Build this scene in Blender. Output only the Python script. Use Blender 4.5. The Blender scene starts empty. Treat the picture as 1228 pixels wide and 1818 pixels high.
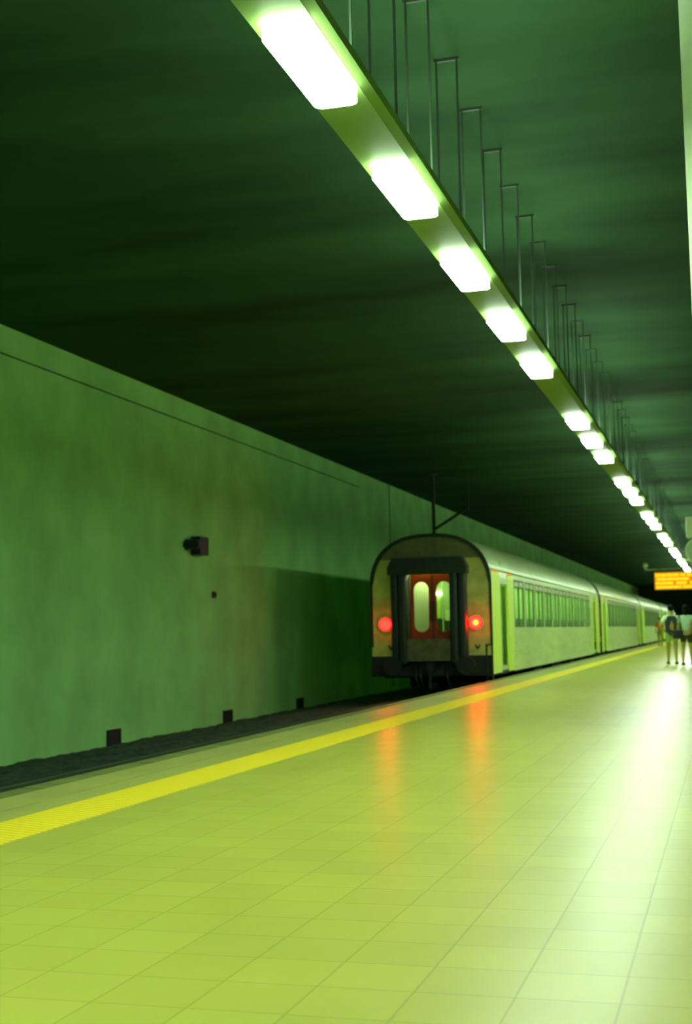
import bpy, bmesh, math, random
from mathutils import Vector, Matrix
random.seed(4)
S = bpy.context.scene
col = S.collection

# ------------------------------------------------------------------ camera
FPX = 2328.4                      # focal length in pixels of the 1228x1818 frame
yaw, pitch, roll = -0.28146504, 0.09242246, -0.02001087
Fv = Vector((math.sin(yaw)*math.cos(pitch), math.cos(yaw)*math.cos(pitch), math.sin(pitch)))
Rt = Vector((math.cos(yaw), -math.sin(yaw), 0)); Up = Rt.cross(Fv)
R2 = math.cos(roll)*Rt + math.sin(roll)*Up
U2 = -math.sin(roll)*Rt + math.cos(roll)*Up
cam = bpy.data.cameras.new('camera'); co = bpy.data.objects.new('camera', cam); col.objects.link(co)
co.matrix_world = Matrix(((R2.x, U2.x, -Fv.x, 0), (R2.y, U2.y, -Fv.y, 0), (R2.z, U2.z, -Fv.z, 0), (0, 0, 0, 1)))
cam.sensor_fit = 'VERTICAL'; cam.sensor_height = 36; cam.lens = 36*FPX/1818
cam.clip_end = 400; cam.clip_start = 0.05
cam.dof.use_dof = True; cam.dof.focus_distance = 6.5; cam.dof.aperture_fstop = 3.4
S.camera = co
# ------------------------------------------------------------------ world, exposure
W = bpy.data.worlds.new('world'); S.world = W; W.use_nodes = True
W.node_tree.nodes['Background'].inputs[0].default_value = (0.25, 1, 0.4, 1)
W.node_tree.nodes['Background'].inputs[1].default_value = 0.002
S.view_settings.view_transform = 'Standard'; S.view_settings.look = 'None'
S.view_settings.exposure = 0.0; S.view_settings.gamma = 1.0
try: S.view_settings.use_curve_mapping = False
except Exception: pass
LAMP = (0.84, 1.0, 0.84); LE = 98.0          # colour and radiance of the fluorescent tubes
UPL = 62.0                                   # the slots in the tops of the fixtures
INT = 13.0                                    # coach interior lamps

# ------------------------------------------------------------------ sizes (metres; z = 0 is the lens, platform at PZ)
PZ = -1.17
EDGE = -5.45                                 # platform edge
WALL = -11.1; CEIL = 5.10; BED = -1.80
BX0, BX1 = -2.40, -2.05                      # light trough
LZ = 3.27                                    # underside of the lamps
CX, CY0, CLEN, CPITCH = -6.98, 31.4, 27.3, 28.1   # coaches
YN, YF = -14.0, 175.0

# ------------------------------------------------------------------ materials
def nt(name):
    m = bpy.data.materials.new(name); m.use_nodes = True
    return m, m.node_tree.nodes, m.node_tree.links
def mat(name, c, rough=.6, metal=0., spec=.5, noise=0., scale=4., stretch=(1, 1, 1), bump=0., emit=None, es=0.):
    c = (c[0]*.714, c[1], c[2]*.595)
    m, n, l = nt(name); b = n['Principled BSDF']
    b.inputs['Base Color'].default_value = (*c, 1); b.inputs['Roughness'].default_value = rough
    b.inputs['Metallic'].default_value = metal; b.inputs['Specular IOR Level'].default_value = spec
    if noise or bump:
        tc = n.new('ShaderNodeTexCoord'); mp = n.new('ShaderNodeMapping'); mp.inputs['Scale'].default_value = stretch
        tx = n.new('ShaderNodeTexNoise'); tx.inputs['Scale'].default_value = scale; tx.inputs['Detail'].default_value = 5
        l.new(tc.outputs['Object'], mp.inputs[0]); l.new(mp.outputs[0], tx.inputs['Vector'])
        if noise:
            r = n.new('ShaderNodeMapRange'); r.inputs[1].default_value = .3; r.inputs[2].default_value = .7
            r.inputs[3].default_value = 1-noise; r.inputs[4].default_value = 1+noise
            l.new(tx.outputs[0], r.inputs[0])
            v = n.new('ShaderNodeVectorMath'); v.operation = 'SCALE'; v.inputs[0].default_value = c
            l.new(r.outputs[0], v.inputs[3]); l.new(v.outputs[0], b.inputs['Base Color'])
        if bump:
            bp = n.new('ShaderNodeBump'); bp.inputs['Strength'].default_value = bump; bp.inputs['Distance'].default_value = .02
            l.new(tx.outputs[0], bp.inputs['Height']); l.new(bp.outputs[0], b.inputs['Normal'])
    if emit:
        b.inputs['Emission Color'].default_value = (*emit, 1); b.inputs['Emission Strength'].default_value = es
    return m
def emis(name, c, s):
    m, n, l = nt(name); n.remove(n['Principled BSDF']); e = n.new('ShaderNodeEmission')
    e.inputs[0].default_value = (*c, 1); e.inputs[1].default_value = s
    l.new(e.outputs[0], n['Material Output'].inputs[0]); return m
def glass(name, tint=(.8, .9, .85), gl=.12, brighten=.0):
    m, n, l = nt(name); n.remove(n['Principled BSDF'])
    t = n.new('ShaderNodeBsdfTransparent'); t.inputs[0].default_value = (*tint, 1)
    g = n.new('ShaderNodeBsdfGlossy'); g.inputs['Roughness'].default_value = .06
    f = n.new('ShaderNodeFresnel'); f.inputs[0].default_value = 1.5
    a = n.new('ShaderNodeMath'); a.operation = 'MULTIPLY'; a.inputs[1].default_value = gl; l.new(f.outputs[0], a.inputs[0])
    df = n.new('ShaderNodeBsdfDiffuse'); df.inputs[0].default_value = (.55, .62, .4, 1)
    y = n.new('ShaderNodeMixShader'); y.inputs[0].default_value = brighten; l.new(t.outputs[0], y.inputs[1]); l.new(df.outputs[0], y.inputs[2])  # pale diffuse share mixed in so the panes look more brightly lit
    x = n.new('ShaderNodeMixShader'); l.new(a.outputs[0], x.inputs[0]); l.new(y.outputs[0], x.inputs[1]); l.new(g.outputs[0], x.inputs[2])
    l.new(x.outputs[0], n['Material Output'].inputs[0]); return m

def tile_mat():
    m, n, l = nt('platform tiles'); b = n['Principled BSDF']
    tc = n.new('ShaderNodeTexCoord'); sx = n.new('ShaderNodeSeparateXYZ'); l.new(tc.outputs['Object'], sx.inputs[0])
    def math_(op, a, bb=None, c=None):
        q = n.new('ShaderNodeMath'); q.operation = op
        for i, v in enumerate((a, bb, c)):
            if v is None: continue
            if isinstance(v, (int, float)): q.inputs[i].default_value = v
            else: l.new(v, q.inputs[i])
        return q.outputs[0]
    P = .3315
    u = math_('DIVIDE', math_('ADD', sx.outputs[0], .3793+P*100), P)
    v = math_('DIVIDE', math_('ADD', sx.outputs[1], -4.29+P*100), P)
    fu, fv = math_('FRACT', u), math_('FRACT', v)
    def line(fr, w): return math_('LESS_THAN', math_('ABSOLUTE', math_('SUBTRACT', fr, .5)), .5-w)   # 1 inside the tile
    inside = math_('MULTIPLY', line(fu, .014), line(fv, .014))
    cb = n.new('ShaderNodeCombineXYZ'); l.new(math_('FLOOR', u), cb.inputs[0]); l.new(math_('FLOOR', v), cb.inputs[1])
    wn = n.new('ShaderNodeTexWhiteNoise'); wn.noise_dimensions = '2D'; l.new(cb.outputs[0], wn.inputs['Vector'])
    no = n.new('ShaderNodeTexNoise'); no.inputs['Scale'].default_value = 1.1; no.inputs['Detail'].default_value = 4
    l.new(tc.outputs['Object'], no.inputs['Vector'])
    k = math_('ADD', math_('MULTIPLY', wn.outputs['Value'], .10), math_('MULTIPLY', no.outputs[0], .22))
    k = math_('ADD', k, .84)
    k = math_('MULTIPLY', k, math_('ADD', math_('MULTIPLY', inside, .24), .76))
    vm = n.new('ShaderNodeVectorMath'); vm.operation = 'SCALE'; vm.inputs[0].default_value = FLOORC
    l.new(k, vm.inputs[3]); l.new(vm.outputs[0], b.inputs['Base Color'])
    rr = math_('ADD', math_('MULTIPLY', no.outputs[0], .03), .295)
    l.new(rr, b.inputs['Roughness']); b.inputs['Specular IOR Level'].default_value = .105
    bp = n.new('ShaderNodeBump'); bp.inputs['Strength'].default_value = .25; bp.inputs['Distance'].default_value = .003
    l.new(inside, bp.inputs['Height']); l.new(bp.outputs[0], b.inputs['Normal'])
    return m
FLOORC = (.395, .45, .062)

def tactile_mat():
    m, n, l = nt('yellow ribbed strip'); b = n['Principled BSDF']
    tc = n.new('ShaderNodeTexCoord'); mp = n.new('ShaderNodeMapping'); mp.inputs['Rotation'].default_value = (0, 0, .35)
    w = n.new('ShaderNodeTexWave'); w.bands_direction = 'Y'; w.inputs['Scale'].default_value = 4.6
    l.new(tc.outputs['Object'], mp.inputs[0]); l.new(mp.outputs[0], w.inputs['Vector'])
    r = n.new('ShaderNodeMix'); r.data_type = 'RGBA'
    r.inputs[6].default_value = (.76, .62, .011, 1); r.inputs[7].default_value = (.92, .82, .018, 1)
    l.new(w.outputs[1], r.inputs[0]); l.new(r.outputs[2], b.inputs['Base Color'])
    bp = n.new('ShaderNodeBump'); bp.inputs['Strength'].default_value = .4; bp.inputs['Distance'].default_value = .01
    l.new(w.outputs[1], bp.inputs['Height']); l.new(bp.outputs[0], b.inputs['Normal'])
    b.inputs['Roughness'].default_value = .45
    return m

M = dict(
 tiles=tile_mat(), tact=tactile_mat(),
 coping=mat('edge coping', (.22, .22, .07), .6, noise=.25, scale=3),
 border=mat('edge border slabs', (.52, .42, .15), .4, noise=.12, scale=2),
 wall=mat('concrete wall', (.48, .78, .36), .9, spec=.15, noise=.14, scale=1.1, stretch=(1, .8, .7), bump=.2),
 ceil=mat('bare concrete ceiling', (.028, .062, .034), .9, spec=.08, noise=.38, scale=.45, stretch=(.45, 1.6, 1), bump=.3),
 dark=mat('dark void lining', (.05, .12, .10), .9),
 groove=mat('joint shadow gap', (.05, .08, .05), .9),
 bed=mat('dirty ballast', (.035, .055, .04), .95, noise=.6, scale=9, bump=1.),
 side=mat('platform face concrete', (.12, .15, .1), .9, noise=.3, scale=2),
 rail=mat('rail steel', (.2, .2, .18), .4, metal=.8),
 trough=mat('pale enamelled trough', (.26, .34, .13), .6, spec=.2),
 tube=emis('fluorescent diffuser', LAMP, LE),
 tubeside=emis('frosted rim', LAMP, 16.),
 up=emis('fixture top slot', LAMP, UPL),
 rod=mat('dark hanger steel', (.03, .05, .035), .6),
 steel=mat('ribbed stainless steel', (.86, .82, .50), .4, metal=.15, noise=.10, scale=2, stretch=(1, .3, 2)),
 roof=mat('painted coach roof', (.62, .62, .40), .38, metal=.4, noise=.12, scale=1.5),
 endm=mat('weathered end sheet', (1.0, .74, .32), .35, metal=.5, noise=.25, scale=2.5),
 arch=mat('dull end roof sheet', (.20, .17, .08), .6, noise=.3, scale=3),
 rim=mat('black end rim', (.02, .03, .02), .5),
 yel=mat('yellow door paint', (.88, .90, .18), .4),
 rub=mat('black gangway rubber', (.016, .028, .022), .55, noise=.3, scale=8),
 red=mat('red end door paint', (.72, .05, .012), .5, noise=.2, scale=6),
 plate=mat('folded foot plate', (.17, .13, .06), .6, noise=.3, scale=6),
 under=mat('grimy underframe', (.018, .022, .018), .8),
 glass=glass('coach glass', (.85, .9, .8), .5, .12), clear=glass('door glass', (.92, .95, .9), .7),
 frame=mat('window gasket', (.10, .12, .08), .6),
 inner=mat('coach lining', (.62, .62, .42), .6), innerw=mat('white vestibule panel', (.95, .85, .8), .6),
 seat=mat('teal seat cloth', (.10, .22, .20), .9, noise=.3, scale=5),
 ilamp=emis('coach interior lamp', (.6, 1, .36), INT),
 vlamp=emis('vestibule lamp', (.8, 1, .55), 22.),
 tail=emis('lit red tail lamp', (1, .0014, .0009), 92.), tailc=emis('amber lamp core', (1, .30, .02), 5.),
 tailring=mat('red lamp bezel', (.5, .03, .02), .4),
 amber=emis('amber marker', (1.0, .42, .05), .8),
 colm=mat('pale column render', (1.0, .92, .95), .7, noise=.05),
 board=mat('black board housing', (.02, .02, .02), .5), led=emis('amber LEDs', (1.0, .66, .02), 1.7), ledb=emis('LED panel bloom', (1.0, .40, .004), .8),
 pale=mat('pale enamel', (1.0, .9, .8), .5), clockf=mat('clock face', (.55, .62, .45), .5),
 skin=mat('tanned skin', (.60, .38, .08), .6), hair=mat('dark hair', (.006, .006, .005), .95, spec=.1),
 shirtg=mat('pale green shirt', (.75, .75, .6), .8), shirtb=mat('light shirt', (.50, .62, .6), .8), shirtr=mat('orange red shirt', (.95, .10, .03), .8),
 shorts=mat('pale shorts', (.50, .52, .42), .8), shortd=mat('dark shorts', (.04, .05, .04), .8), trous=mat('khaki trousers', (.6, .42, .08), .8),
 bagm=mat('dark backpack cloth', (.012, .03, .035), .8), ochre=mat('ochre patch', (.42, .2, .03), .8), blk=mat('black cloth', (.01, .012, .012), .8),
 eye=mat('eye', (.03, .02, .02), .3), shoe=mat('dark shoe', (.03, .04, .03), .6), speaker=mat('black wall box', (.008, .01, .012), .6),
 plug=mat('brown wall fitting', (.08, .06, .02), .6),
)

# ------------------------------------------------------------------ mesh helpers
class MB:
    def __init__(s): s.bm = bmesh.new()
    def box(s, x0, x1, y0, y1, z0, z1, bev=0.):
        r = bmesh.ops.create_cube(s.bm, size=1)
        vs = r['verts']
        for v in vs:
            v.co = Vector(((x0+x1)/2+v.co.x*(x1-x0), (y0+y1)/2+v.co.y*(y1-y0), (z0+z1)/2+v.co.z*(z1-z0)))
        if bev:
            es = list({e for v in vs for e in v.link_edges})
            bmesh.ops.bevel(s.bm, geom=es, offset=bev, segments=3, affect='EDGES', profile=.5)
        return s
    def prism(s, pts, axis, a0, a1):
        """polygon pts in the plane across `axis` ('x': y,z  'y': x,z  'z': x,y), extruded a0..a1"""
        def p(u, v, a): return {'x': (a, u, v), 'y': (u, a, v), 'z': (u, v, a)}[axis]
        A = [s.bm.verts.new(p(u, v, a0)) for u, v in pts]; B = [s.bm.verts.new(p(u, v, a1)) for u, v in pts]
        s.bm.faces.new(A); s.bm.faces.new(B[::-1])
        n = len(pts)
        for i in range(n): s.bm.faces.new((A[i], B[i], B[(i+1) % n], A[(i+1) % n]))
        return s
    def cyl(s, a, b, r, r2=None, seg=16):
        a, b = Vector(a), Vector(b); d = b-a
        m = Matrix.Translation((a+b)/2) @ d.to_track_quat('Z', 'Y').to_matrix().to_4x4()
        bmesh.ops.create_cone(s.bm, cap_ends=True, segments=seg, radius1=r, radius2=r if r2 is None else r2, depth=d.length, matrix=m)
        return s
    def ball(s, c, r, sc=(1, 1, 1), seg=16):
        m = Matrix.Translation(c) @ Matrix.Diagonal((*sc, 1))
        bmesh.ops.create_uvsphere(s.bm, u_segments=seg, v_segments=seg//2+2, radius=r, matrix=m); return s
    def build(s, name, m, parent=None, smooth=False, **kw):
        bmesh.ops.recalc_face_normals(s.bm, faces=s.bm.faces[:])
        me = bpy.data.meshes.new(name); s.bm.to_mesh(me); s.bm.free(); me.materials.append(m)
        if smooth:
            for p in me.polygons: p.use_smooth = True
        o = bpy.data.objects.new(name, me); col.objects.link(o); o.parent = parent
        tag(o, **kw); return o
def tag(o, label=None, cat=None, group=None, kind=None):
    if label: o['label'] = label
    if cat: o['category'] = cat
    if group: o['group'] = group
    if kind: o['kind'] = kind
    return o
def empty(name, loc, rz=0, **kw):
    o = bpy.data.objects.new(name, None); col.objects.link(o); o.location = loc; o.rotation_euler = (0, 0, rz); o.empty_display_size = .1
    return tag(o, **kw)
def copy_tree(o, parent=None):
    c = o.copy(); col.objects.link(c); c.parent = parent
    for ch in [x for x in KIDS(o)]: copy_tree(ch, c)
    return c
def KIDS(o): return [x for x in col.objects if x.parent == o]
def rrect(x0, x1, y0, y1, r, n=5):
    P = []
    for cx, cy, a in ((x1-r, y1-r, 0), (x0+r, y1-r, 90), (x0+r, y0+r, 180), (x1-r, y0+r, 270)):
        for k in range(n+1):
            t = math.radians(a+90*k/n); P.append((cx+r*math.cos(t), cy+r*math.sin(t)))
    return P

# ------------------------------------------------------------------ the setting
MB().box(-4.08, 7, YN, YF, PZ-.2, PZ).build('floor', M['tiles'], kind='structure')
MB().box(-4.56, -4.08, YN, YF, PZ-.2, PZ+.004).build('trim_1', M['tact'], kind='structure', label='yellow ribbed warning strip along the platform edge')
b = MB()
b.box(-5.24, -4.86, YN, YF, PZ-.2, PZ); b.box(-4.85, -4.56, YN, YF, PZ-.2, PZ)
b.build('trim_2', M['border'], kind='structure', label='plain slabs between the yellow strip and the coping')
b = MB(); y = YN
while y < YF:                                   # coping stones with open joints between them
    L = 1.02 if y < 60 else 20
    b.box(EDGE-.03, -5.25, y, min(y+L-.03, YF), PZ-.22, PZ-.004, 0); y += L
b.build('trim_3', M['coping'], kind='structure', label='dull coping stones at the platform edge')
MB().box(EDGE+.06, 7, YN, YF, PZ-1.2, PZ-.2).build('wall_platform_face', M['side'], kind='structure')
# track bed: rough, with a gutter towards the wall
bm = bmesh.new(); NX, NY = 40, 420
G = [[bm.verts.new((WALL-.1+(EDGE+.3-WALL)*i/NX, YN+(80-YN)*j/NY,
      (BED if i > 12 else BED-.19*(12-i)/12*1.0)+random.uniform(-.035, .035))) for j in range(NY+1)] for i in range(NX+1)]
for i in range(NX):
    for j in range(NY): bm.faces.new((G[i][j], G[i+1][j], G[i+1][j+1], G[i][j+1]))
me = bpy.data.meshes.new('floor_track_bed'); bm.to_mesh(me); bm.free(); me.materials.append(M['bed'])
o = bpy.data.objects.new('floor_track_bed', me); col.objects.link(o); tag(o, kind='structure')
MB().box(WALL-.1, EDGE+.3, 80, YF, BED-.3, BED).build('floor_track_bed_far', M['bed'], kind='structure')
MB().box(WALL-.4, WALL, YN, YF, -2.3, CEIL+.3).build('wall_left', M['wall'], kind='structure')
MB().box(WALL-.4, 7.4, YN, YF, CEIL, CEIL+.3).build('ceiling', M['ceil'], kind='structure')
MB().box(7, 7.4, YN, YF, PZ-.3, CEIL).build('wall_right', M['dark'], kind='structure')
MB().box(WALL-.4, 7.4, YF, YF+.3, -2.3, CEIL+.3).build('wall_far', M['dark'], kind='structure')
MB().box(WALL-.4, 7.4, YN-.3, YN, -2.3, CEIL+.3).build('wall_back', M['dark'], kind='structure')
MB().box(WALL, WALL+.006, YN, 40, 4.615, 4.64).build('trim_4', M['groove'], kind='structure', label='thin horizontal joint near the top of the left wall')
MB().box(WALL, WALL+.006, 43.75, 43.85, BED, CEIL).build('trim_5', M['groove'], kind='structure', label='upright joint in the left wall by the coach roof')
# rails
for k, s in enumerate((-1, 1)):
    x = CX+s*.83
    MB().box(x-.07, x+.07, YN, YF, BED, BED+.02).box(x-.012, x+.012, YN, YF, BED+.02, BED+.13).box(x-.036, x+.036, YN, YF, BED+.13, BED+.17)\
        .build('rail', M['rail'], label=['steel rail on the wall side of the track', 'steel rail on the platform side of the track'][k], cat='rail')

# ------------------------------------------------------------------ round column at the right edge of the picture
MB().cyl((.35, 8.6, PZ), (.35, 8.6, CEIL), .49, seg=96).build('column', M['colm'], smooth=False, label='pale round column at the right edge of the picture', cat='column')

# ------------------------------------------------------------------ the light trough
PANEL_Y = 6.55; LP = 2.34; LL = 1.05
tr = empty('light_trough', ((BX0+BX1)/2, PANEL_Y, LZ), label='long pale trough hung from the ceiling that carries the row of lamps', cat='light trough')
tx = -(BX0+BX1)/2
def tb(): return MB()
b = MB(); b.box(BX0+tx, BX1+tx, YN+1-PANEL_Y, 165-PANEL_Y, .10, .16)
b.build('trough_body', M['trough'], tr)
MB().prism([(BX1+tx-.005, .10), (BX1+tx+.055, .135), (BX1+tx+.055, .20), (BX1+tx-.005, .20)], 'y', YN+1-PANEL_Y, 165-PANEL_Y).build('side_flange', M['trough'], tr)

def make_lamp():
    r = empty('ceiling_lamp', (0, 0, 0))
    MB().prism(rrect(-.13, .13, -LL/2+.02, LL/2-.02, .045), 'z', .082, .099).build('housing', M['trough'], r)
    d = MB().prism(rrect(-.138, .138, -LL/2, LL/2, .055), 'z', 0, .082).build('diffuser', M['tube'], r)
    d.data.materials.append(M['tubeside'])                     # the frosted rim gives off far less than the face
    for p in d.data.polygons: p.material_index = 0 if abs(p.normal.z) > .5 else 1
    MB().box(-.12, .12, -LL/2+.1, LL/2-.1, .163, .185).build('top_slot', M['up'], r)
    return r
blank = {5, 9, 13, 17, 21, 25, 29, 32}
ORD = ['nearest', 'second nearest', 'middle', 'second farthest', 'farthest']
lamp0 = None
for i in range(-8, 66):
    if i in blank or (i > 32 and i % 4 == 1): continue
    if lamp0 is None: lamp0 = make_lamp(); o = lamp0
    else: o = copy_tree(lamp0)
    o.location = ((-2.345-2.05)/2, PANEL_Y+LL/2+LP*i, LZ)
    if i < 0: lb = 'white fluorescent ceiling lamp in the part of the row overhead and behind, above the picture'; 
    elif i < 5: lb = 'rectangular white ceiling lamp, %s of the five before the first gap in the row' % ORD[i]
    elif i < 9: lb = 'small white ceiling lamp, %s of the three between the first and second gaps' % ['nearest', 'middle', 'farthest'][i-6]
    elif i < 13: lb = 'tiny white ceiling lamp, %s of the three just beyond the second gap' % ['nearest', 'middle', 'farthest'][i-10]
    elif i > 32: lb = 'ceiling lamp hidden beyond the orange board at the far end of the row'
    elif i < 17: lb = 'one of the three merged lamps between the third and fourth gaps of the row'
    elif i < 21: lb = 'one of the merged far lamps just before the last visible gap of the row'
    else: lb = 'one of the farthest lamps, a white line ending on the orange board'
    tag(o, lb, 'ceiling lamp', 'fluorescent lamps of the ceiling row')
# hanger rods
def make_hanger():
    r = empty('trough_hanger', (0, 0, 0))
    zb = LZ+.162
    MB().box(-.008, .008, -.008, .008, zb, CEIL).build('rod', M['rod'], r)
    o = MB().box(-.008, .008, -.008, .008, zb, CEIL).build('rod', M['rod'], r); o.location.x = .185
    MB().box(-.02, .205, -.012, .012, CEIL-.025, CEIL).build('crossbar', M['rod'], r)
    return r
h0 = None; NTH = ['first', 'second', 'third', 'fourth', 'fifth', 'sixth', 'seventh', 'eighth']
for i in range(-3, 60):
    if h0 is None: h0 = make_hanger(); o = h0
    else: o = copy_tree(h0)
    o.location = (-2.295, 9.96+1.17*i, 0)
    if i < 1: lb = 'hanger rods cut off by the top picture edge, ' + ['leftmost', 'second', 'third', 'fourth'][i+3]+' from the left'
    elif i < 9: lb = 'pair of thin dark hanger rods with a top bar, %s nearest whose top shows' % NTH[i-1]
    else: lb = 'pair of thin dark hanger rods in the crowded far run beside the lamps'
    tag(o, lb, 'hanger', 'hanger rods of the light trough')

# ------------------------------------------------------------------ fittings on the left wall
G1 = 11.1/9.5
sp = empty('wall_speaker', (WALL, 22.45*G1, 1.68*G1), label='black boxy speaker fixed high on the green concrete wall', cat='speaker')
MB().box(.02, .24, -.02, .47, -.20, .19, .015).build('cabinet', M['speaker'], sp)
MB().cyl((.02, -.28, .0), (.30, -.28, .0), .115, .10).cyl((.30, -.28, 0), (.34, -.28, 0), .07).build('horn', M['speaker'], sp)
MB().box(0, .02, -.4, .4, -.05, .05).box(.02, .1, -.2, .0, -.03, .03).build('bracket', M['speaker'], sp)
pl = empty('wall_socket', (WALL, 23.54*G1, .793*G1), label='tiny brown fitting on the wall below the black speaker', cat='socket')
MB().box(0, .05, -.08, .08, -.07, .07, .01).build('plate', M['plug'], pl); MB().cyl((.05, 0, 0), (.08, 0, 0), .035).build('cap', M['plug'], pl)
def make_drain():
    r = empty('drain_opening', (0, 0, 0))
    MB().box(0, .03, -.24, .24, -.14, .14).build('cover', M['speaker'], r)
    MB().box(.0, .045, -.26, -.23, -.14, .15).box(.0, .045, .23, .26, -.14, .15).box(0, .045, -.26, .26, .14, .165).build('frame', M['under'], r)
    return r
d0 = make_drain()
for k, yy in enumerate((19.24, 24.2, 28.7, 14.3)):
    o = d0 if k == 0 else copy_tree(d0)
    o.location = (WALL, yy*G1, -1.585*G1)
    tag(o, ['large dark square opening at the foot of the wall, leftmost seen', 'dark square opening at the foot of the wall, middle one seen',
            'dark opening at the foot of the wall where the coach shadow begins', 'dark square opening at the foot of the wall, left of the picture'][k], 'opening', 'openings at the foot of the left wall')
# overhead line support behind the coach
sup = empty('overhead_line_support', (-9.0, 41.3, CEIL), label='dark post with slanting brace above the rearmost coach', cat='line support')
MB().box(-.05, .05, -.05, .05, 1.6-CEIL, 0).build('post', M['rod'], sup)
MB().cyl((0, 0, 3.28-CEIL), (1.15, 0, 3.95-CEIL), .045).build('brace', M['rod'], sup)
MB().box(-.12, .12, -.12, .12, -.05, 0).build('mounting_plate', M['rod'], sup)
MB().cyl((1.15, 0, 3.95-CEIL), (1.15, 0, 0), .02).build('stay', M['rod'], sup)

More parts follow.
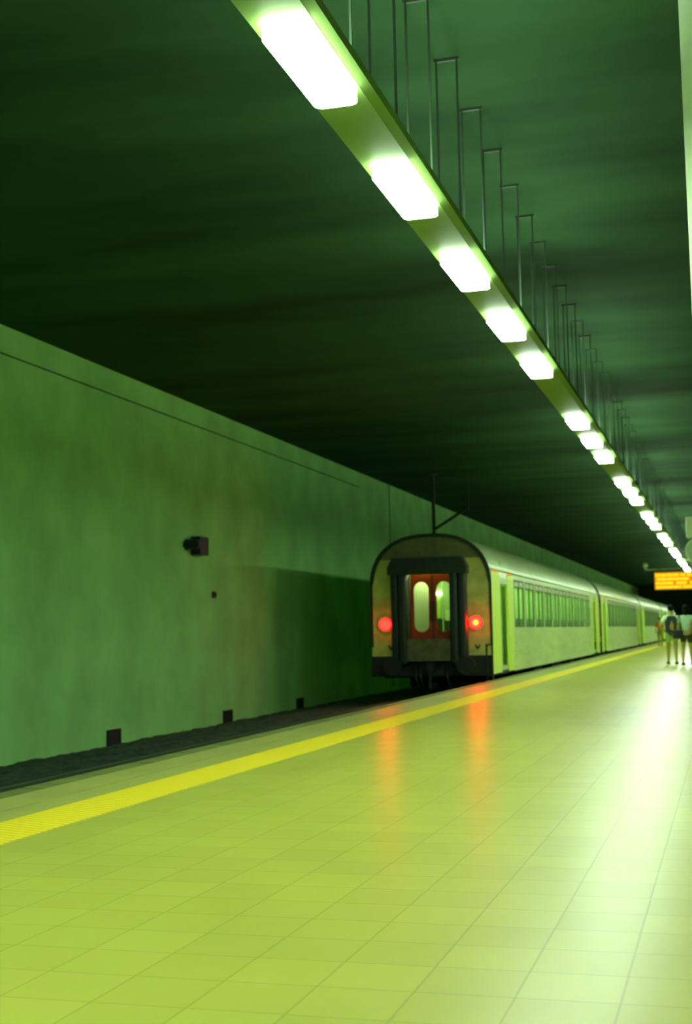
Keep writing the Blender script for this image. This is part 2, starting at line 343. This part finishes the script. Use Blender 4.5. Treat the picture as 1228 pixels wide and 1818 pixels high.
# ------------------------------------------------------------------ coaches
HW = 1.50
def roofz(x):
    t = min(1, abs(x)/HW)
    return 1.18+1.21*(1-t**2.5)**(1/2.1)
def roofpts(n=28, inset=0.):
    P = []
    for k in range(n+1):
        a = math.pi*k/n; x = HW*math.copysign(abs(math.cos(a))**.85, math.cos(a))
        P.append((x*(1-inset/HW), roofz(x)-inset*.9))
    return P
NW = 10; WY0 = 3.55; WP = 1.98; WW = 1.70; WZ0, WZ1 = .08, 1.34
SB = -1.06                                                     # bottom of the side sheets
def make_coach():
    c = empty('coach', (0, 0, 0))
    L = CLEN
    # roof: closed shell strip
    pts = [(x, z) for x, z in roofpts()]
    ins = [(x*(1-.05/HW), z-.05) for x, z in pts][::-1]
    MB().prism(pts+ins, 'y', .06, L-.06).build('roof', M['roof'], c, smooth=False)
    # gutter (both sides)
    for s in (-1, 1):
        MB().cyl((s*(HW-.005), .06, 1.50), (s*(HW-.005), L-.06, 1.50), .022, seg=8).build('gutter', M['roof'], c)
    for s in (-1, 1):
        x0, x1 = sorted((s*HW, s*(HW-.05)))
        m = MB()
        a, b_ = 3.35, L-3.35
        m.box(x0, x1, a, b_, SB, WZ0); m.box(x0, x1, a, b_, WZ1, 1.42)
        m.box(x0, x1, a, WY0, WZ0, WZ1)
        for k in range(NW):
            y1 = WY0+k*WP+WW; y2 = WY0+(k+1)*WP if k < NW-1 else b_
            m.box(x0, x1, y1, y2, WZ0, WZ1)
        for k in range(9):                                     # pressed ribs
            z = SB+.10+k*.105; xr = sorted((s*HW, s*(HW+.014)))
            m.box(xr[0], xr[1], a, b_, z, z+.045)
        m.build('side_wall', M['steel'], c)
        for ya, yb, nm in ((.06, 1.32, 'end_panel'), (2.45, 3.35, 'door_post'), (L-3.35, L-2.45, 'door_post'), (L-1.32, L-.06, 'end_panel')):
            MB().box(x0, x1, ya, yb, SB+.02, 1.42).build(nm, M['yel'], c)
        for ya, yb in ((1.32, 2.45), (L-2.45, L-1.32)):         # recessed doors
            xr = sorted((s*(HW-.22), s*(HW-.27)))
            d = MB().box(xr[0], xr[1], ya, yb, SB+.1, 1.42).build('door', M['yel'], c, label='recessed side door of the coach')
            xp = sorted((s*(HW-.205), s*(HW-.22)))
            MB().box(xp[0], xp[1], ya+.3, yb-.3, .15, 1.15).build('door_pane', M['glass'], d)
            MB().cyl((s*(HW-.19), ya+.12, -.6), (s*(HW-.19), ya+.12, .3), .018, seg=8).build('handle', M['rail'], d)
            xs = sorted((s*(HW-.02), s*(HW-.27)))
            MB().box(xs[0], xs[1], ya, yb, SB-.02, SB+.06).build('step', M['under'], c)
        for k in range(NW):
            y1 = WY0+k*WP
            xf = sorted((s*(HW-.04), s*(HW+.006)))
            f = MB().box(xf[0], xf[1], y1, y1+.035, WZ0, WZ1).box(xf[0], xf[1], y1+WW-.035, y1+WW, WZ0, WZ1)\
                .box(xf[0], xf[1], y1+.035, y1+WW-.035, WZ0, WZ0+.035).box(xf[0], xf[1], y1+.035, y1+WW-.035, WZ1-.035, WZ1)\
                .box(xf[0], xf[1], y1+.83, y1+.86, WZ0+.035, WZ1-.035).build('window', M['frame'], c)
            xp = sorted((s*(HW-.03), s*(HW-.02)))
            MB().box(xp[0], xp[1], y1+.035, y1+WW-.035, WZ0+.035, WZ1-.035).build('pane', M['glass'], f)
        MB().box(s*HW-.02, s*HW+.02, .4, .9, 1.43, 1.475).box(s*HW-.02, s*HW+.02, 2.6, 3.1, 1.43, 1.475).build('marker_lamp', M['amber'], c, label='small amber lamp strip above the door')
    # end walls
    for e in (0, 1):
        y0, y1 = (0, .06) if e == 0 else (L-.06, L)
        op = (-.56, .56, 1.42)
        out = [(HW, -.58), (HW, 1.18)]+[(x*.992, z) for x, z in roofpts()[1:-1]]+[(-HW, 1.18), (-HW, -.58)]
        inn = [(op[0], -.58), (op[0], op[2]), (op[1], op[2]), (op[1], -.58)]
        MB().prism(out+inn, 'y', y0, y1).build('end_wall', M['endm'], c)
        yr = (y0-.03, y0+.005) if e == 0 else (y1-.005, y1+.03)
        # rim round the edge and dull sheet over the gangway
        o1 = [(HW+.015, -.35), (HW+.015, 1.18)]+[(x*1.01, z+.015) for x, z in roofpts()[1:-1]]+[(-HW-.015, 1.18), (-HW-.015, -.35)]
        i1 = [(-HW+.045, -.35), (-HW+.045, 1.15)]+[(x*.955, z-.075) for x, z in roofpts()[1:-1][::-1]]+[(HW-.045, 1.15), (HW-.045, -.35)]
        MB().prism(o1+i1, 'y', *yr).build('end_rim', M['rim'], c)
        P = [(x*.95, z-.08) for x, z in roofpts() if abs(x) < .98*HW and z > 1.85]
        MB().prism(P, 'y', yr[0]+.015, yr[1]).build('arch_sheet', M['arch'], c)
        sg = -1 if e == 0 else 1; yb = y0 if e == 0 else y1
        # gangway: two rubber rolls a side, hood, folded plate
        for s in (-1, 1):
            m = MB()
            for q, xx in enumerate((.63, .83)):
                ya, yb2 = sorted((yb+sg*.0, yb+sg*(.37-.05*q)))
                X0, X1 = sorted((s*(xx-.09), s*(xx+.10)))
                m.box(X0, X1, ya, yb2, -.78, 1.52, .055)
            m.build('gangway_roll', M['rub'], c, smooth=True)
        ya, yb2 = sorted((yb, yb+sg*.385))
        MB().prism([(-.98, 1.40), (-.98, 1.58), (-.86, 1.80), (.86, 1.80), (.98, 1.58), (.98, 1.40)], 'y', ya, yb2).build('gangway_hood', M['rub'], c)
        ya, yb2 = sorted((yb+sg*.05, yb+sg*.28))
        MB().prism([(-.62, -.70), (-.53, -.17), (.53, -.17), (.62, -.70)], 'y', ya, yb2).build('foot_plate', M['plate'], c)
        for s in (-1, 1):
            xs = sorted((s*.57, s*.62)); MB().box(xs[0], xs[1], *sorted((yb-sg*.06, yb-sg*.36)), -.58, 1.48).build('recess_wall', M['rub'], c)
        # red doors
        yd = yb-sg*.25; ya, yb2 = sorted((yd, yd-sg*.04))
        for s, wide in ((-1, 1), (1, 1)):
            xa, xb = sorted((s*.015, s*.555)); xc = s*.285
            wpts = []
            for a in range(0, 181, 15): wpts.append((xc+.19*math.cos(math.radians(a)), 1.04+.19*math.sin(math.radians(a))))
            for a in range(180, 361, 15): wpts.append((xc+.19*math.cos(math.radians(a)), .19+.19*math.sin(math.radians(a))))
            # leaf = outer rectangle joined to the window outline by a slit
            bm = bmesh.new()
            outer = [(xb, .6), (xb, 1.42), (xa, 1.42), (xa, -.2), (xb, -.2)]
            start = min(range(len(wpts)), key=lambda i: (wpts[i][0]-10)**2+(wpts[i][1]-.6)**2)
            w2 = wpts[start:]+wpts[:start]
            poly = outer+[(xb, .6-.0005)]+[(w2[0][0], .6-.0005)] + w2[::-1]+[(w2[0][0], .6)]
            m = MB(); m.prism(poly, 'y', ya, yb2)
            lf = m.build('door_leaf', M['red'], c, label='red end door leaf with a tall rounded window')
            MB().prism(wpts, 'y', (ya+yb2)/2-.004, (ya+yb2)/2+.004).build('pane', M['clear'], lf)
            MB().box(s*.045-.012, s*.045+.012, min(yd+sg*.05, yd), max(yd+sg*.05, yd), .25, .75, .004).build('handle', M['plug'], lf)
        ya, yb2 = sorted((yd+sg*.01, yd-sg*.02))
        MB().box(-.015, .015, ya, yb2, -.2, 1.42).build('door_seal', M['rim'], c)
        # headstock, buffers, coupling, hoses
        ya, yb2 = sorted((yb+sg*.02, yb-sg*.35))
        MB().box(-1.515, 1.47, ya, yb2, -1.07, -.585).build('headstock', M['under'], c)
        for s in (-1, 1):
            m = MB(); m.cyl((s*.9, yb, -.82), (s*.9, yb+sg*.30, -.82), .11); m.cyl((s*.9, yb+sg*.30, -.82), (s*.9, yb+sg*.36, -.82), .23)
            m.build('buffer', M['under'], c)
        m = MB(); m.box(-.09, .09, min(yb, yb+sg*.25), max(yb, yb+sg*.25), -.95, -.72, .02); m.cyl((0, yb+sg*.2, -.8), (0, yb+sg*.28, -1.35), .04)
        m.build('coupling', M['under'], c)
        for xx in (-.42, -.3, .36):
            m = MB(); pr = Vector((xx, yb+sg*.03, -.85))
            for k in range(1, 7):
                q = Vector((xx+.02*k, yb+sg*(.03+.16*math.sin(k/6*math.pi)), -.85-.09*k)); m.cyl(pr, q, .022, seg=8); pr = q
            m.build('brake_hose', M['rub'], c)
        # corner step bracket on the platform side
        m = MB(); ya, yb2 = sorted((yb-sg*.0, yb+sg*.05))
        m.box(HW-.16, HW-.13, ya, yb2, -1.2, -.32); m.box(HW-.16, HW+.01, ya, yb2, -.35, -.32); m.box(HW-.02, HW+.01, ya, yb2, -1.2, -.32)
        m.build('corner_rail', M['under'], c)
        for xx, zz in ((-1.02, -.36), (1.14, -.38)):
            m = MB(); m.prism([(xx-.08, zz+.05), (xx, zz-.07), (xx+.08, zz+.05), (xx+.04, zz+.05), (xx, zz-.01), (xx-.04, zz+.05)], 'y', *sorted((yb+sg*.03, yb-sg*.01)))
            m.build('lamp_iron', M['under'], c)
    # underframe and bogies
    MB().box(-1.3, 1.3, .4, L-.4, -1.12, -1.0).build('floor_frame', M['under'], c)
    MB().box(-1.44, 1.44, .1, L-.1, -1.0, -.9).build('cabin_floor', M['inner'], c)
    for yy, w_ in ((7.5, 1.6), (11.5, 2.6), (16.5, 1.3), (20., 1.)):
        MB().box(-1.25, 1.42, yy, yy+w_, -1.5, -1.1, .03).build('equipment_box', M['under'], c)
    for yc in (3.9, L-3.9):
        bg = empty('bogie', (0, yc, 0)); bg.parent = c
        m = MB()
        for s in (-1, 1): m.box(s*1.05-.06, s*1.05+.06, -1.6, 1.6, -1.42, -1.18, .03)
        m.box(-1.05, 1.05, -.25, .25, -1.35, -1.15); m.build('bogie_frame', M['under'], bg)
        for s in (-1, 1):
            for q in (-1.25, 1.25):
                MB().cyl((s*.79, q, -1.17), (s*.92, q, -1.17), .455, seg=32).build('wheel', M['under'], bg)
    # interior
    MB().box(.1, .9, 3.4, L-3.4, 1.62, 1.67).build('lamp_strip', M['ilamp'], c, label='long ceiling light inside the coach')
    for yy in (3.36, L-3.40): MB().box(-1.42, 1.42, yy, yy+.04, -.9, 1.6).build('bulkhead', M['inner'], c)
    MB().box(-1.42, -.06, .75, .79, -.9, 1.7).build('partition', M['innerw'], c, label='pale vestibule partition behind the left end door')
    MB().box(-.5, .0, .36, .6, 1.50, 1.56).build('vestibule_lamp', M['vlamp'], c)
    MB().box(-.32, .1, 1.1, 1.3, 1.54, 1.58).build('corridor_fill_lamp', M['vlamp'], c)  # added lamp that fills the corridor behind the right door pane
    MB().box(-1.42, 1.42, 1.9, 1.94, -.9, 1.75).build('corridor_screen', M['inner'], c)
    MB().box(-.33, -.12, 1.86, 1.9, .95, 1.02).build('corridor_light', M['vlamp'], c)
    MB().box(-.36, -.16, 1.86, 1.9, .36, .80).build('notice_panel', M['yel'], c)
    MB().box(-.40, .12, 1.80, 1.86, -.9, .33).build('locker', M['rub'], c)
    MB().box(-.02, .10, 1.78, 1.80, .28, .55).build('pale_reflection', M['innerw'], c)  # pale panel put in as a white reflection seen through the pane
    MB().cyl((.03, 1.3, -.8), (.03, 1.3, 1.5), .018, seg=8).build('grab_pole', M['innerw'], c)
    MB().box(-.47, -.43, 3.4, L-3.4, -.9, 1.75).build('light_block_wall', M['inner'], c)  # added wall: stops lamp light passing through the coach, brightens the windows
    # seats: one, then copies
    first = None
    for k in range(NW):
        for xx in (.62, 1.1):
            for d in (-1, 1):
                yy = WY0+k*WP+WW/2+d*.62
                if first is None:
                    first = MB().box(-.22, .22, -.23, .23, -.5, -.40, .03).box(-.22, .22, .17, .27, -.5, .33, .04).box(-.05, .05, -.05, .05, -.9, -.5).build('seat', M['seat'], c)
                    q = first
                else:
                    q = first.copy(); col.objects.link(q)
                q.location = (xx, yy, 0); q.rotation_euler = (0, 0, 0 if d > 0 else math.pi)
    return c
coach0 = make_coach()
coaches = []
CL = ['rearmost steel coach facing the viewer, with red doors and two lit red tail lamps',
      'second ribbed steel coach from the viewer, coupled ahead of the rearmost one',
      'third steel coach, beyond the second and left of the orange board',
      'farthest steel coach, partly hidden behind the people']
for k in range(4):
    c = coach0 if k == 0 else copy_tree(coach0)
    c.location = (CX, CY0+k*CPITCH+(.03 if k == 3 else 0), 0); c.name = 'coach' if k == 0 else 'coach.%03d' % k
    tag(c, CL[k], 'train coach', 'coaches of the train'); coaches.append(c)
# tail lamps on the rearmost coach
for s, xx in ((-1, -1.13), (1, 1.12)):
    tl = MB()
    tl.cyl((xx, -.02, .205), (xx, -.075, .205), .165, seg=32)
    t = tl.build('tail_lamp', M['tailring'], coach0, label='lit red tail lamp on the %s of the coach end' % ('wall side' if s < 0 else 'platform side'))
    if s < 0: MB().cyl((xx, -.075, .205), (xx, -.095, .205), .145, seg=32).build('lens', M['tail'], t)
    else:
        ring = []
        m = MB(); bm = m.bm
        n_ = 36; V = [[bm.verts.new((xx+r*math.cos(2*math.pi*i/n_), yq, .205+r*math.sin(2*math.pi*i/n_))) for i in range(n_)] for r, yq in ((.15, -.075), (.15, -.095), (.065, -.095), (.065, -.075))]
        for a in range(4):
            for i in range(n_): bm.faces.new((V[a][i], V[a][(i+1) % n_], V[(a+1) % 4][(i+1) % n_], V[(a+1) % 4][i]))
        m.build('lens', M['tail'], t)
        MB().cyl((xx, -.075, .205), (xx, -.09, .205), .065, seg=24).build('bulb', M['tailc'], t)

# ------------------------------------------------------------------ departure board and its gantry
SY = 82.0; q = SY/70
bd = empty('departure_board', (-3.62*q, SY, 1.95*q), label='orange lit departure board hanging under the far end of the lamps', cat='departure board')
bw, bh = 3.9, .88*q
MB().box(-.06, bw, .03, .25, -.05, bh+.05, .02).build('housing', M['board'], bd)
MB().box(0, bw-.06, .0, .03, 0, bh).build('screen', M['ledb'], bd, label='amber panel with the LED bloom built into its glow')  # bloom of the LEDs given to the panel as an even glow
rows = [[(0, .285), (.305, .395), (.415, .495), (.53, .60), (.66, 1.)], [(.02, .555), (.66, 1.)], [(0, .305), (.345, .505), (.58, 1.)], [(.01, .295), (.315, .425), (.455, 1.)]]
for r_, segs in enumerate(rows):
    zc = bh*(.84-.235*r_)
    for a, b2 in segs:
        xa, xb = .06+a*(bw-.4), .06+b2*(bw-.4); x = xa; m = MB()
        while x < xb-.02:                                     # dot-matrix characters, too blurred in the photo to read
            w_ = .085
            pat = random.choice(('H', 'C', 'E'))
            m.box(x, x+.026, -.012, 0, zc-.085, zc+.085)
            m.box(x+w_-.026, x+w_, -.012, 0, zc-.085, zc+.085)
            for zz in ((-.07, .07) if pat == 'C' else (0,) if pat == 'H' else (-.07, 0, .07)): m.box(x+.026, x+w_-.026, -.012, 0, zc+zz-.015, zc+zz+.015)
            x += .105
        m.build('text_block', M['led'], bd)
gy = SY+.5
ga = empty('board_gantry', (-4.83, gy, 3.5), label='thin pale pipe with a white ball at its left end above the orange board', cat='gantry')
m = MB(); pp = [(.02, 0, .22), (.0, 0, .12), (.08, 0, .05), (.22, 0, .03), (4.6, 0, .03)]
for a, b2 in zip(pp, pp[1:]): m.cyl(a, b2, .055, seg=12); m.ball(b2, .055, seg=12)
m.cyl((4.5, 0, .03), (4.5, 0, CEIL-3.51), .05); m.build('pipe', M['pale'], ga, smooth=True)
MB().ball((.05, 0, .30), .17, seg=24).build('globe', M['pale'], ga, smooth=True)
for xx in (.9, 3.2): MB().box(xx-.02, xx+.02, -.3, -.26, -.125, .03).box(xx-.02, xx+.02, -.28, 0, -.01, .03).build('board_hook', M['rod'], ga)
# hanging light box and clock at the right edge
ck = empty('hanging_clock', (-.86+.28, 30, 1.672), label='round clock hanging under a pale box at the right edge of the picture', cat='clock')
MB().cyl((0, 0, 0), (0, .16, 0), .29, seg=40).build('casing', M['pale'], ck)
MB().cyl((0, -.012, 0), (0, 0, 0), .255, seg=40).build('dial', M['clockf'], ck)
m = MB(); m.cyl((0, -.02, 0), (.08, -.02, .13), .012, seg=8); m.cyl((0, -.02, 0), (.05, -.02, -.2), .009, seg=8); m.build('hands', M['blk'], ck)
MB().cyl((-.42, .08, -.20), (-.1, .08, -.20), .025, seg=10).build('side_arm', M['pale'], ck)
bx = empty('hanging_sign_box', (-.83, 30, 1.97), label='pale rectangular sign box hung above the round clock', cat='sign')
MB().box(0, 1.1, 0, .22, 0, .46, .015).build('box', M['pale'], bx)
MB().cyl((.6, .11, .46), (.6, .11, CEIL-1.97), .02, seg=8).build('rod', M['rod'], bx); MB().cyl((.9, .11, .46), (.9, .11, CEIL-1.97), .02, seg=8).build('rod', M['rod'], bx)

# ------------------------------------------------------------------ people
def skinned(name, verts, edges, m, parent, root=0, lev=2, squash=1.):
    """verts: (x,y,z,rx[,ry]); one continuous surface grown round the skeleton"""
    me = bpy.data.meshes.new(name); bm = bmesh.new(); ly = bm.verts.layers.skin.verify()
    vs = []
    for i, v in enumerate(verts):
        b = bm.verts.new(v[:3]); b[ly].radius = (v[3], v[4] if len(v) > 4 else v[3]); b[ly].use_root = (i == root); vs.append(b)
    for a, b in edges: bm.edges.new((vs[a], vs[b]))
    bm.to_mesh(me); bm.free()
    o = bpy.data.objects.new(name, me); col.objects.link(o)
    sk = o.modifiers.new('s', 'SKIN'); sk.branch_smoothing = .3
    sd = o.modifiers.new('d', 'SUBSURF'); sd.levels = lev; sd.render_levels = lev
    dg = bpy.context.evaluated_depsgraph_get(); ev = o.evaluated_get(dg)
    nm = bpy.data.meshes.new_from_object(ev); o.modifiers.clear(); o.data = nm; nm.name = name
    nm.materials.clear(); nm.materials.append(m)
    for p in nm.polygons: p.use_smooth = True; p.material_index = 0
    o.parent = parent; return o
def person(loc, rz, H, legs, arms, top, bottom, label, short=True, hairlen=0., pack=False, bag=None, headturn=0.):
    """legs: (forward swing left, right); arms: list of (elbow, hand) offsets per side"""
    k = H/1.80
    P = empty('person', loc, rz, label=label, cat='person', group='passengers on the platform')
    V, E = [], []
    def add(x, y, z, r, r2=None, link=None):
        V.append((x*k, y*k, z*k, r*k, (r2 or r)*k)); i = len(V)-1
        if link is not None: E.append((link, i))
        return i
    pel = add(0, 0, .95, .145, .105); wai = add(0, .0, 1.12, .13, .095, pel); che = add(0, .0, 1.33, .155, .105, wai); nb = add(0, -.01, 1.47, .075, .07, che)
    nk = add(0, 0, 1.54, .052, .055, nb); jaw = add(0, .02, 1.61, .062, .075, nk); hd = add(0, .005, 1.69, .078, .098, jaw); tp = add(0, 0, 1.765, .05, .065, hd)
    nose = add(0, .11, 1.655, .014, .016, jaw)
    L = {}
    for s, sw in ((-1, legs[0]), (1, legs[1])):
        hp = add(s*.09, 0, .88, .088, .095, pel)
        kn = add(s*.105, sw*.30+.02, .50, .055, .06, hp); cf = add(s*.105, sw*.36-.02, .34, .052, .058, kn); an = add(s*.11, sw*.55-.02, .095, .034, .038, cf)
        he = add(s*.11, sw*.55-.03, .045, .036, .04, an); to = add(s*.125, sw*.55+.13, .03, .036, .026, he); L[s] = (hp, kn, cf, an, he, to)
    A = {}
    for s, (el, ha) in ((-1, arms[0]), (1, arms[1])):
        sh = add(s*.185, 0, 1.43, .055, .055, che); eb = add(s*el[0], el[1], el[2], .038, .038, sh); wr = add(s*ha[0], ha[1], ha[2], .024, .03, eb)
        d = Vector((s*(ha[0]-el[0]), ha[1]-el[1], ha[2]-el[2])).normalized()
        pm = add(*(Vector((s*ha[0], ha[1], ha[2]))+d*.07), .018, .036, wr); A[s] = (sh, eb, wr)
        base = Vector((s*ha[0], ha[1], ha[2]))+d*.07
        fw = Vector((0, 1, 0)); sd_ = d.cross(fw).normalized() if abs(d.y) < .9 else Vector((1, 0, 0)); pr = sd_.cross(d).normalized()
        for f, ln in ((-1.5, .075), (-.5, .09), (.5, .085), (1.5, .065)):
            p1 = base+pr*f*.018+d*ln*.5; p2 = base+pr*f*.018+d*ln*.95-sd_*s*.02*s
            a = add(*p1, .009, .009, pm); add(*p2, .008, .008, a)
        t1 = base-d*.03+pr*.045; t2 = t1+d*.04+pr*.01; a = add(*t1, .011, .011, pm); add(*t2, .009, .009, a)
    skinned('body', V, E, M['skin'], P)
    g = lambda i, gr=0.02: (V[i][0], V[i][1], V[i][2], V[i][3]+gr*k, V[i][4]+gr*k)
    # shirt
    vv = [g(pel, .008), g(wai, .02), g(che, .02), g(nb, .01)]; ee = [(0, 1), (1, 2), (2, 3)]
    for s in (-1, 1):
        sh, eb, wr = A[s]; a = Vector(V[sh][:3]); b = Vector(V[eb][:3]); mid = a.lerp(b, .72)
        vv.append((*a, .075*k, .075*k)); vv.append((*mid, .062*k, .062*k)); ee += [(2, len(vv)-2), (len(vv)-2, len(vv)-1)]
    skinned('shirt', vv, ee, M[top], P)
    # shorts or trousers
    vv = [(0, 0, .98*k, .15*k, .115*k)]; ee = []
    for s in (-1, 1):
        hp, kn, cf, an, he, to = L[s]; a = Vector(V[hp][:3]); b = Vector(V[kn][:3]); c_ = Vector(V[an][:3])
        vv.append((*a, .108*k, .112*k)); ee.append((0, len(vv)-1)); e = a.lerp(b, .62 if short else 1.)
        vv.append((*e, (.088 if short else .068)*k, (.09 if short else .07)*k)); ee.append((len(vv)-2, len(vv)-1))
        if not short: vv.append((*b.lerp(c_, .95), .055*k, .055*k)); ee.append((len(vv)-2, len(vv)-1))
    skinned('shorts' if short else 'trousers', vv, ee, M[bottom], P)
    for s in (-1, 1):
        he, to = Vector(V[L[s][4]][:3]), Vector(V[L[s][5]][:3])
        m = MB(); m.ball((he+to)/2+Vector((0, .0, .005)), .06*k, (.85, 2.35, .72)); m.box(he.x-.045*k, he.x+.055*k, he.y-.05*k, to.y+.05*k, 0, .022*k, .008)
        m.build('shoe', M['shoe'], P, smooth=True)
    m = MB(); m.ball((0, -.022*k, 1.705*k), .103*k, (.92, 1.05, 1.0))
    if hairlen: m.ball((0, -.06*k, (1.64-hairlen/2)*k), .08*k, (.95, .6, 1.2+hairlen*4))
    m.build('hair', M['hair'], P, smooth=True)
    for s in (-1, 1):
        MB().ball((s*.032*k, .092*k, 1.69*k), .012*k, seg=8).build('eye', M['eye'], P, smooth=True)
        MB().ball((s*.083*k, 0, 1.665*k), .028*k, (.4, .8, 1.1), seg=8).build('ear', M['skin'], P, smooth=True)
    MB().ball((0, .088*k, 1.615*k), .022*k, (1.2, .4, .35), seg=8).build('mouth', M['shirtr'], P, smooth=True)
    if pack:
        bp = empty('backpack', (loc[0], loc[1], loc[2]), rz, label='dark backpack with an ochre patch worn by the leftmost of the group', cat='backpack')
        MB().prism([(-.19*k, .98*k), (-.20*k, 1.25*k), (-.11*k, 1.46*k), (.11*k, 1.46*k), (.20*k, 1.25*k), (.19*k, .98*k), (.12*k, .93*k), (-.12*k, .93*k)], 'y', -.34*k, -.135*k).build('bag', M['bagm'], bp)
        MB().prism([(-.04*k, 1.04*k), (-.07*k, 1.15*k), (.0*k, 1.33*k), (.06*k, 1.17*k), (.03*k, 1.02*k)], 'y', -.352*k, -.34*k).build('patch', M['ochre'], bp, label='ochre patch')
        m = MB()
        for s in (-1, 1):
            pts = [(s*.10, -.15, 1.44), (s*.12, -.05, 1.545), (s*.12, .09, 1.50), (s*.14, .145, 1.33), (s*.17, .06, 1.08), (s*.17, -.15, 1.02)]
            for a, b in zip(pts, pts[1:]): m.cyl([t*k for t in a], [t*k for t in b], .022*k, seg=8)
        m.build('strap', M['shirtg'], bp, label='pale strap')
    if bag:
        hb = empty('handbag', (loc[0], loc[1], loc[2]), rz, label='black shoulder bag hanging at the hip of the middle person', cat='bag')
        x, y, z = bag
        MB().box((x-.15)*k, (x+.15)*k, (y-.06)*k, (y+.06)*k, (z-.15)*k, (z+.13)*k, .05).build('pouch', M['blk'], hb, smooth=True)
        m = MB(); pts = [(x-.1, y, z+.1), (x-.02, y+.02, z+.4), (.18 if x > 0 else -.18, .0, 1.505), (x+.08, y-.06, z+.3), (x+.1, y, z+.1)]
        for a, b in zip(pts, pts[1:]): m.cyl([t*k for t in a], [t*k for t in b], .012*k, seg=8)
        m.build('strap', M['blk'], hb)
    return P
swingL = ((.30, -.02, 1.16), (.27, .10, .95)); bent = ((.34, -.08, 1.14), (.22, .16, 1.02)); down = ((.24, 0, 1.15), (.25, .06, .90))
PY = 43.2
person((-1.78, PY, PZ), .1, 1.88, (.35, -.30), (bent, down), 'shirtg', 'shorts', 'person walking away in pale shirt and shorts, with a backpack, left of the group', pack=True)
person((-1.28, PY-1.2, PZ), -.1, 1.86, (-.25, .3), (down, swingL), 'shirtb', 'shortd', 'person in light top and dark shorts, middle of the group', hairlen=.1, bag=(-.22, -.235, .93))
person((-.98, PY+1.0, PZ), .3, 1.72, (.25, -.3), (down, bent), 'shirtr', 'trous', 'person in orange top at the right edge, behind the others', short=False)
person((-4.25, 86., PZ), 3.0, 1.80, (.2, -.2), (down, down), 'shirtr', 'trous', 'distant person in red shirt by the yellow strip beside the train', short=False)
